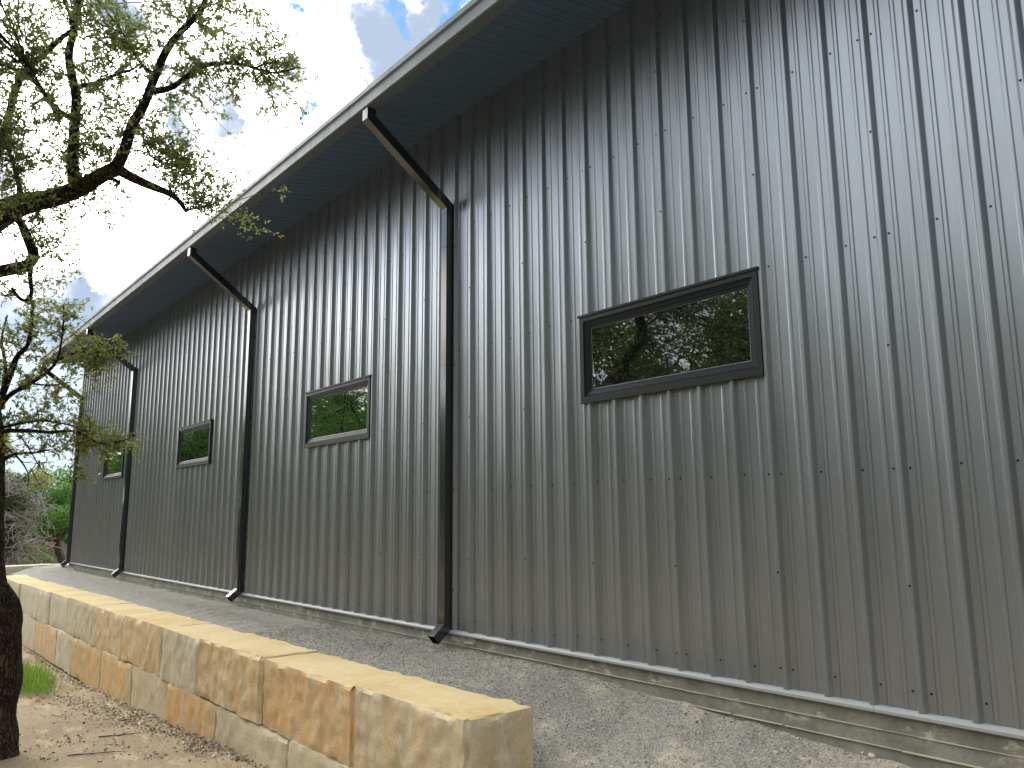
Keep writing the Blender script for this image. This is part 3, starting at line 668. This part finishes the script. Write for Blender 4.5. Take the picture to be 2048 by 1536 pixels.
UPC = [(60, 60, 75, 16), (150, 40, 75, 20), (235, 60, 70, 13), (55, 170, 70, 15), (150, 130, 75, 22), (232, 140, 65, 14), (25, 260, 60, 13), (110, 255, 70, 18), (195, 245, 60, 12),
       (55, 335, 62, 14), (140, 325, 60, 15), (215, 310, 35, 5), (305, 35, 60, 11), (365, 75, 60, 12), (410, 25, 55, 9), (475, 55, 55, 10), (520, 100, 55, 13), (565, 135, 42, 10), (440, 160, 50, 12),
       (500, 180, 40, 9), (385, 165, 40, 6), (340, 150, 40, 5), (325, 270, 35, 7), (365, 305, 48, 12), (395, 345, 45, 13), (430, 365, 38, 8), (470, 335, 28, 4), (345, 350, 38, 9), (250, 240, 38, 6),
       (120, 400, 45, 9), (45, 420, 45, 9), (150, 452, 34, 4), (60, 480, 50, 9), (115, 490, 36, 6), (25, 565, 42, 8), (470, 425, 16, 3), (495, 440, 13, 2), (170, 408, 28, 4), (230, 372, 22, 3), (-60, 200, 90, 16),
       (-80, 60, 90, 16), (-60, 380, 80, 12), (550, 30, 25, 2), (480, 5, 30, 3), (505, 0, 36, 3), (80, 10, 70, 10), (200, 5, 60, 8), (530, 170, 35, 4), (365, 225, 20, 2), (455, 300, 26, 2), (515, 322, 12, 1), (440, 395, 22, 4), (410, 398, 26, 4)]
for u, v_, r_, n in UPC: clump(cr1, u, v_, r_, 8.45 if u < 280 else 8.0, int(n * 2.5 + .5) if n > 4 else int(n * 1.5 + .5), 26, .052)
# the crown goes on above and to the left of what the picture shows
for _ in range(60):
    u = rng.uniform(-900, 420); v_ = rng.uniform(-900, -60) if u > -150 else rng.uniform(-900, 500)
    clump(cr1, u, v_, 130, rng.uniform(7.2, 10.5), 12, 20, .075)
cr1.build(M_LEAF, oak)
LOC = [(30, 640, 48, 9), (75, 660, 50, 11), (110, 695, 45, 10), (40, 725, 55, 11), (146, 600, 15, 2), (142, 625, 20, 3), (125, 640, 30, 5), (140, 722, 38, 7), (180, 702, 28, 7), (210, 690, 16, 4), (212, 672, 10, 2), (245, 706, 11, 2), (30, 800, 50, 9), (90, 795, 48, 7),
       (150, 772, 30, 4), (190, 742, 14, 3), (196, 768, 12, 2), (60, 855, 45, 9), (110, 850, 40, 8), (150, 838, 34, 7), (165, 870, 32, 7), (200, 862, 34, 7), (215, 885, 28, 6), (262, 884, 16, 3), (240, 870, 14, 2), (180, 893, 24, 5), (28, 900, 38, 6), (120, 898, 30, 3),
       (95, 930, 25, 1), (160, 925, 14, 2), (135, 900, 20, 2), (60, 760, 60, 7), (20, 690, 40, 6), (170, 960, 8, 1), (-50, 760, 80, 12), (-60, 900, 60, 7)]
cr2 = Crown()
for u, v_, r_, n in LOC: clump(cr2, u, v_, r_, 9.75 if u < 130 else 9.15, int(n * 1.9 + .5), 24, .052, depth=.22)
cr2.build(M_LEAF2, oak, 'lower_crown')
tw = MB(); tw.v = cr1.tw.v + cr2.tw.v; k = len(cr1.tw.v); tw.f = cr1.tw.f + [tuple(i + k for i in q_) for q_ in cr2.tw.f]; tw.mi = [0] * len(tw.f)
tw.build('twigs', M_TWIG, oak, True)

# ------------------------------------------------------------------ other trees
def tree(name, label, cat, base, h, r, n_leaf, ls, leaf_m, bark=None, fork=.35, seed=1, group=None, tr_r=.16, nl=7, flat=.65, low=.35, clumps=26, parts=True):
    rs = np.random.default_rng(seed); base = np.array(base, float)
    t = empty(name, tuple(base), label, cat, group)
    mb = MB(); fk = base + np.array([rs.normal() * .3, rs.normal() * .3, h * fork])
    mb.tube([base - np.array([0, 0, .1]), base + (fk - base) * .3 + rs.normal(size=3) * .06, base + (fk - base) * .7 + rs.normal(size=3) * .08, fk], [tr_r * 1.4, tr_r * 1.05, tr_r, tr_r * .9], 9, 0, .15)
    ends = []
    for i in range(nl):
        a = 2 * math.pi * (i + rs.uniform(-.3, .3)) / nl; e = base + np.array([math.cos(a) * r * rs.uniform(.45, .85), math.sin(a) * r * rs.uniform(.45, .85), h * rs.uniform(.55, .92)])
        m1 = fk + (e - fk) * .35 + np.array([0, 0, rs.uniform(-.1, .35)]) * r * .3 + rs.normal(size=3) * r * .06; m2 = fk + (e - fk) * .7 + rs.normal(size=3) * r * .08
        mb.tube([fk - np.array([0, 0, .1]), m1, m2, e], [tr_r * .62, tr_r * .42, tr_r * .26, tr_r * .1], 6, 0, .1); ends += [m1, m2, e]
        for _ in range(3):
            s0 = m1 + (e - m1) * rs.random(); s1 = s0 + rs.normal(size=3) * r * .25; mb.tube([s0, (s0 + s1) / 2 + rs.normal(size=3) * .05, s1], [tr_r * .18, tr_r * .12, tr_r * .05], 4); ends.append(s1)
    mb.build('trunk', bark or M_JBARK, t, True)
    P_, D_ = [], []; cs = []
    for i in range(clumps):
        if rs.random() < .55: c_ = ends[rs.integers(len(ends))] + rs.normal(size=3) * r * .12
        else:
            d = rs.normal(size=3); d /= np.linalg.norm(d); d *= rs.uniform(.4, 1) ; c_ = base + np.array([d[0] * r, d[1] * r, h * (low + (1 - low) / 2) + d[2] * h * (1 - low) / 2 * .95])
        cs.append((c_, r * rs.uniform(.16, .34)))
    wts = np.array([q_[1] ** 2 for q_ in cs]); wts /= wts.sum()
    ids = rs.choice(len(cs), n_leaf, p=wts)
    C_ = np.array([q_[0] for q_ in cs])[ids]; R_ = np.array([q_[1] for q_ in cs])[ids]
    d = rs.normal(size=(n_leaf, 3)); d /= np.linalg.norm(d, axis=1, keepdims=True)
    q_ = d * (rs.random(n_leaf) ** .45)[:, None] * R_[:, None]; q_[:, 2] *= flat
    dr = d + rs.normal(size=(n_leaf, 3)) * .8; dr /= np.linalg.norm(dr, axis=1, keepdims=True)
    kk = rs.uniform(.6, 1.2, n_leaf) * ls
    leaf_mesh('crown', C_ + q_, dr, kk, kk * .5, leaf_m, t)
    return t
# far trees beyond the far corner
tree('oak_tree', 'yellow green oak above the grey branched cedar, farthest left', 'tree', (-36.5, -1.1, -1.3), 6.6, 2.3, 16000, .13, M_LEAF2, seed=3, clumps=22, low=.5)
tree('leafy_tree', 'bright green leafy tree between the cedar and the far building corner', 'tree', (-42, 2.9, -1.3), 4.9, 2.3, 18000, .15, M_GREEN, seed=5, clumps=34, low=.42)
tree('shrub', 'small bright green shrub in front of the plank fence', 'shrub', (-34.5, .45, -1.3), 1.55, .62, 3500, .08, M_GREEN, seed=8, clumps=14, low=.2, tr_r=.04)
ced = tree('cedar_tree', 'cedar with a tangle of bare grey branches behind the low stone wall', 'tree', (-33, -1.2, -1.3), 4.2, 1.6, 22000, .085, M_CEDAR, seed=11, clumps=30, low=.05, nl=9, flat=.8)
mb = MB(); rs = np.random.default_rng(4)
for i in range(420):
    z = rs.uniform(-.9, 2.4); a = rs.uniform(-2.4, 1.5); r1 = rs.uniform(1.0, 2.1) * (1 - max(0, z - 1.5) / 4.5)
    s0 = np.array([-33, -1.2, z]) + rs.normal(size=3) * .35; e = np.array([-33 + math.cos(a) * r1, -1.2 + math.sin(a) * r1 * 1.0, z + rs.uniform(-.55, .35)])
    m1 = (s0 + e) / 2 + rs.normal(size=3) * .12 + np.array([0, 0, .12]); mb.tube([s0, m1, e], [.022, .016, .008], 3)
    for _ in range(4):
        t_ = rs.uniform(.3, 1); b0 = m1 + (e - m1) * t_; b1 = b0 + rs.normal(size=3) * .28; mb.tube([b0, (b0 + b1) / 2 + rs.normal(size=3) * .04, b1], [.012, .009, .006], 3)
mb.build('dead_branches', M_GREYTWIG, ced)
# trees across the yard, most of them met in the window glass
for i, (x, y, h, r, sd, lab) in enumerate([
        (-13.6, -10.0, 8.2, 3.8, 21, 'spreading live oak across the yard mirrored in the nearest window'),
        (-10.2, -12.6, 8.6, 3.6, 22, 'twin limbed live oak behind the yard, mirrored at the right of the nearest window'),
        (-18.5, -12.0, 8.5, 4.2, 23, 'live oak in the middle of the yard row'),
        (-25.5, -9.5, 8.0, 4.2, 24, 'broad live oak mirrored in the second window'),
        (-33.0, -10.5, 8.5, 4.4, 25, 'round live oak mirrored in the third window'),
        (-39.5, -7.0, 7.5, 3.8, 26, 'live oak at the far end of the yard mirrored in the last window'),
        (-4.0, -13.5, 8.5, 4.0, 27, 'live oak standing behind the photographer'), (5.5, -9.0, 7.5, 3.6, 28, 'unseen live oak added on the right to darken rib reflections'), (11.5, -5.5, 8.0, 4.2, 29, 'unseen live oak added off the near end to darken rib reflections'), (-50.5, -7.0, 9.0, 4.8, 30, 'tall live oak far down the yard'), (-59, -4.5, 9.5, 4.6, 31, 'farthest live oak down the yard')]):  # oaks at right and off the near end added to darken rib reflections
    tree('live_oak', lab, 'tree', (x, y, yard(x, y)), h, r, 36000 if i < 2 else 26000 if i < 6 else 20000, .13 if i < 5 else .2, M_DARKG if i < 3 else M_GREEN if i in (3, 4, 5) else M_LEAF, seed=sd, group='live oaks across the yard', tr_r=.20, nl=7, low=.32, clumps=34, bark=M_BARK)
for i, (x, y, h, r_, lab) in enumerate([(-8.5, -13.5, 3.6, 2.2, 'unseen dark shrub added to darken wall reflections, at the left of the row'), (-2.5, -11.5, 3.4, 2.1, 'unseen dark shrub added to darken wall reflections, straight behind the camera'),
        (3.0, -9.5, 3.6, 2.2, 'unseen dark shrub added to darken wall reflections, behind the camera on the right'), (6.8, -6.0, 4.2, 2.3, 'tall unseen shrub added to darken wall reflections, off the near end of the yard'), (8.5, -2.0, 4.4, 2.3, 'tallest unseen shrub added to darken wall reflections, beside the near end of the building')]):
    tree('blocker_shrub', lab, 'shrub', (x, y, yard(x, y)), h, r_, 15000, .16, M_CEDAR, seed=50 + i, group='added shrubs that darken wall reflections', tr_r=.06, low=.02, clumps=40, flat=.9)  # unseen shrubs, added so the wall ribs mirror something dark
# distant woodland round the lot
rs = np.random.default_rng(12); n = 46000
th = rs.uniform(math.radians(140), math.radians(375), n); R0 = rs.uniform(30, 42, n)
x = -10 + np.cos(th) * R0 * 1.05; y = np.sin(th) * R0 * .75 - 3
hh = 8.6 + 1.6 * np.sin(th * 9) + 1.4 * np.sin(th * 23 + 1); z = -1.4 + rs.random(n) ** .8 * hh
keep = ~((x < -24) & (y > -12) & (x > -46)); z = np.where(x < -46, -1.4 + (z + 1.4) * .42, z); x, y, z = x[keep], y[keep], z[keep]; n = len(x)
dr = rs.normal(size=(n, 3)); dr /= np.linalg.norm(dr, axis=1, keepdims=True); kk = rs.uniform(.3, .8, n)
tag(leaf_mesh('woodland', np.stack([x, y, z], 1), dr, kk, kk * .7, M_DARKG), 'belt of dark green woodland round the lot', 'woodland', kind='stuff')

# ------------------------------------------------------------------ fences at the back
fc = empty('plank_fence', (-44, 2.6, -1.4), 'weathered grey brown plank fence behind the green shrub', 'fence')
for i in range(24):
    y = 1.6 + i * .152; o = MB(); o.box(-44, -43.97, y, y + .142, -1.4, .05 + random.uniform(-.015, .015)); o.build('plank', M_FENCE, fc)
for z in (-.9, -.08):
    o = MB(); o.box(-43.97, -43.93, 1.6, 5.2, z, z + .07); o.build('rail', M_FENCE, fc)
o = MB(); o.prism([(2.3, .0), (3.1, .0), (3.0, .15), (2.4, .17)], -44.06, -43.9); o.build('cap', M_FENCE, fc)
rf = empty('picket_railing', (-36, -2.6, -1.3), 'thin dark picket railing behind the cedar', 'fence')
for i in range(28):
    y = -3.1 + i * .145; o = MB(); o.box(-36, -35.98, y, y + .022, -1.3, .02); o.build('picket', M_RAIL, rf)
for z in (-.15, -.02):
    o = MB(); o.box(-35.98, -35.96, -3.1, 1.0, z, z + .03); o.build('rail', M_RAIL, rf)
v, f = grid(list(np.linspace(-46, -41, 12)), list(np.linspace(-7, 1.6, 24)), lambda x, y: -1.3 + .85 * math.exp(-((x + 43.5) / 1.3) ** 2) + .12 * noise.noise(Vector((x, y, 0))))
tag(link('clay_bank', v, f, M_CLAY, smooth=True), kind='structure')

# ------------------------------------------------------------------ ground litter, grass, stones
PZ = yard(-10, -2.6)
def zone(u, v): return on(u, v, PZ)
LIT = []
def z3(a, c_): return a / 3.161, 1050 + c_ / 3.161
for a, c_, n, sx, sy in [(290, 885, 190, .9, .13), (240, 850, 90, .6, .1), (370, 1030, 200, .55, .12), (470, 1035, 90, .3, .08), (600, 1090, 120, .35, .1), (680, 1140, 240, .45, .13), (800, 1190, 260, .35, .12), (860, 1230, 180, .25, .1), (980, 1300, 120, .22, .06),
                       (400, 1165, 40, .12, .05), (1150, 1340, 240, .35, .07), (1270, 1400, 260, .3, .10), (1400, 1460, 260, .35, .09), (1550, 1500, 320, .35, .09), (1640, 1530, 240, .3, .09), (1280, 1470, 160, .2, .06), (960, 1505, 60, .1, .04), (480, 1330, 25, .1, .05), (400, 1380, 25, .1, .05), (740, 1400, 30, .1, .05), (300, 1495, 30, .12, .04), (160, 1400, 40, .3, .2), (700, 1450, 40, .3, .1)]:
    p = zone(*z3(a, c_))
    for _ in range(n):
        q_ = (p.x + rng.normal() * sx, p.y + rng.normal() * sy * 1.3)
        if q_[1] < -1.93: LIT.append(q_)
for _ in range(1100): LIT.append((rng.uniform(-20, -4), -1.95 - abs(rng.normal()) * 1.4))
for _ in range(1500): LIT.append((rng.uniform(-20, -4.3), -1.94 - abs(rng.normal()) * .05))
P_ = np.array([(a, c_, yard(a, c_) + rng.uniform(.002, .014)) for a, c_ in LIT]); n = len(P_)
dr = rng.normal(size=(n, 3)) * np.array([1, 1, .28]); dr /= np.linalg.norm(dr, axis=1, keepdims=True); kk = rng.uniform(.022, .052, n)
tag(leaf_mesh('leaf_litter', P_, dr, kk, kk * .42, M_LITTER), 'dry brown oak leaves drifted along the foot of the block wall', 'leaf litter', kind='stuff')
P_ = []
for _ in range(420):
    a = rng.uniform(-12, -1.8); c_ = -.06 - abs(rng.normal()) * .12 if rng.random() < .55 else -rng.random() * 1.3; P_.append((a, c_, bed(a, c_) + .006))
n = len(P_); dr = rng.normal(size=(n, 3)) * np.array([1, 1, .3]); dr /= np.linalg.norm(dr, axis=1, keepdims=True); kk = rng.uniform(.015, .04, n)
tag(leaf_mesh('leaf_scraps', np.array(P_), dr, kk, kk * .4, M_LITTER), 'few dry leaf scraps blown onto the gravel along the foundation', 'leaf litter', kind='stuff')
P_ = []; 
gp = zone(*z3(160, 920))
for _ in range(1500):
    a = gp.x + rng.normal() * .75; c_ = gp.y + rng.normal() * .16; P_.append((a, c_, yard(a, c_)))
n = len(P_); dr = rng.normal(size=(n, 3)) * .32 + np.array([0, 0, 1]); dr /= np.linalg.norm(dr, axis=1, keepdims=True); kk = rng.uniform(.12, .42, n)
tag(leaf_mesh('grass_clump', P_, dr, kk, rng.uniform(.008, .014, n), M_GRASS), 'bright green grass clump between the oak trunk and the block wall', 'grass', kind='stuff')
# fallen twigs
for i, (a, c_, L, an, lab) in enumerate([(610, 1470, .55, .35, 'forked dark twig lying on the dirt near the bottom edge'), (760, 1330, .45, .25, 'thin straight twig lying on the dirt nearer the block wall')]):
    p = zone(*z3(a, c_)); t = MB(); pts_ = []
    ex = (RT * math.cos(an) + Vector((FW.x, FW.y, 0)).normalized() * math.sin(an) * .5); ex.z = 0; ex.normalize(); side = Vector((-ex.y, ex.x, 0))
    for k in range(7): s_ = (k / 6 - .5) * L; pts_.append(Vector((p.x, p.y, 0)) + ex * s_ + side * random.uniform(-.015, .015))
    for q_ in pts_: q_.z = yard(q_.x, q_.y) + .012
    t.tube(pts_, [.007, .007, .006, .005, .005, .004, .002], 5)
    for k in (2, 3, 4):
        e = pts_[k] + ex * .09 + side * random.choice((-1, 1)) * .06; e.z += .02; t.tube([pts_[k], (pts_[k] + e) / 2, e], [.004, .003, .0015], 4)
    o = t.build('fallen_twig', M_TWIG, None, True); tag(o, lab, 'twig')
# rocks on the gravel
def rock(u, v, s, label, m=M_WHITE, seed=0):
    import bmesh
    p = on(u, v, -.3)
    for _ in range(6): p = on(u, v, bed(p.x, p.y))
    bm = bmesh.new(); bmesh.ops.create_icosphere(bm, subdivisions=3, radius=1)
    for q_ in bm.verts:
        d = 1 + .35 * noise.noise(q_.co * 1.3 + Vector((seed * 5, 0, 0))) + .12 * noise.noise(q_.co * 3.7 + Vector((seed, 3, 0)))
        q_.co = Vector((q_.co.x * 1.15, q_.co.y * .9, q_.co.z * .68)) * d * s
    me = D.meshes.new('rock'); bm.to_mesh(me); bm.free(); me.materials.append(m); o = D.objects.new('rock', me); COL.objects.link(o)
    o.location = (p.x, p.y, bed(p.x, p.y) + s * .35); o.rotation_euler = (0, 0, seed * 1.3); tag(o, label, 'rock', 'pale rocks on the gravel'); return o
for i, (u, v_, s, lab) in enumerate([(1668, 1487, .030, 'largest white rock of the small pile by the foundation'), (1655, 1483, .020, 'white rock at the left of the small pile by the foundation'), (1662, 1478, .017, 'small white rock at the top of the pile by the foundation'),
        (1678, 1483, .018, 'white rock at the right of the small pile by the foundation'), (1644, 1488, .014, 'smallest white rock just left of the pile by the foundation'), (1727, 1508, .020, 'grey white flat rock lower right of the white pile'), (1745, 1514, .026, 'pale rock right of the grey white flat one'),
        (1330, 1389, .022, 'lone cream rock against the foundation'), (1283, 1482, .022, 'lone cream rock in the middle of the gravel slope'), (1880, 1531, .035, 'yellowish rock at the bottom edge by the foundation'), (1270, 1518, .020, 'small pale rock low on the gravel slope')]):
    rock(u, v_, s, lab, seed=i + 1)
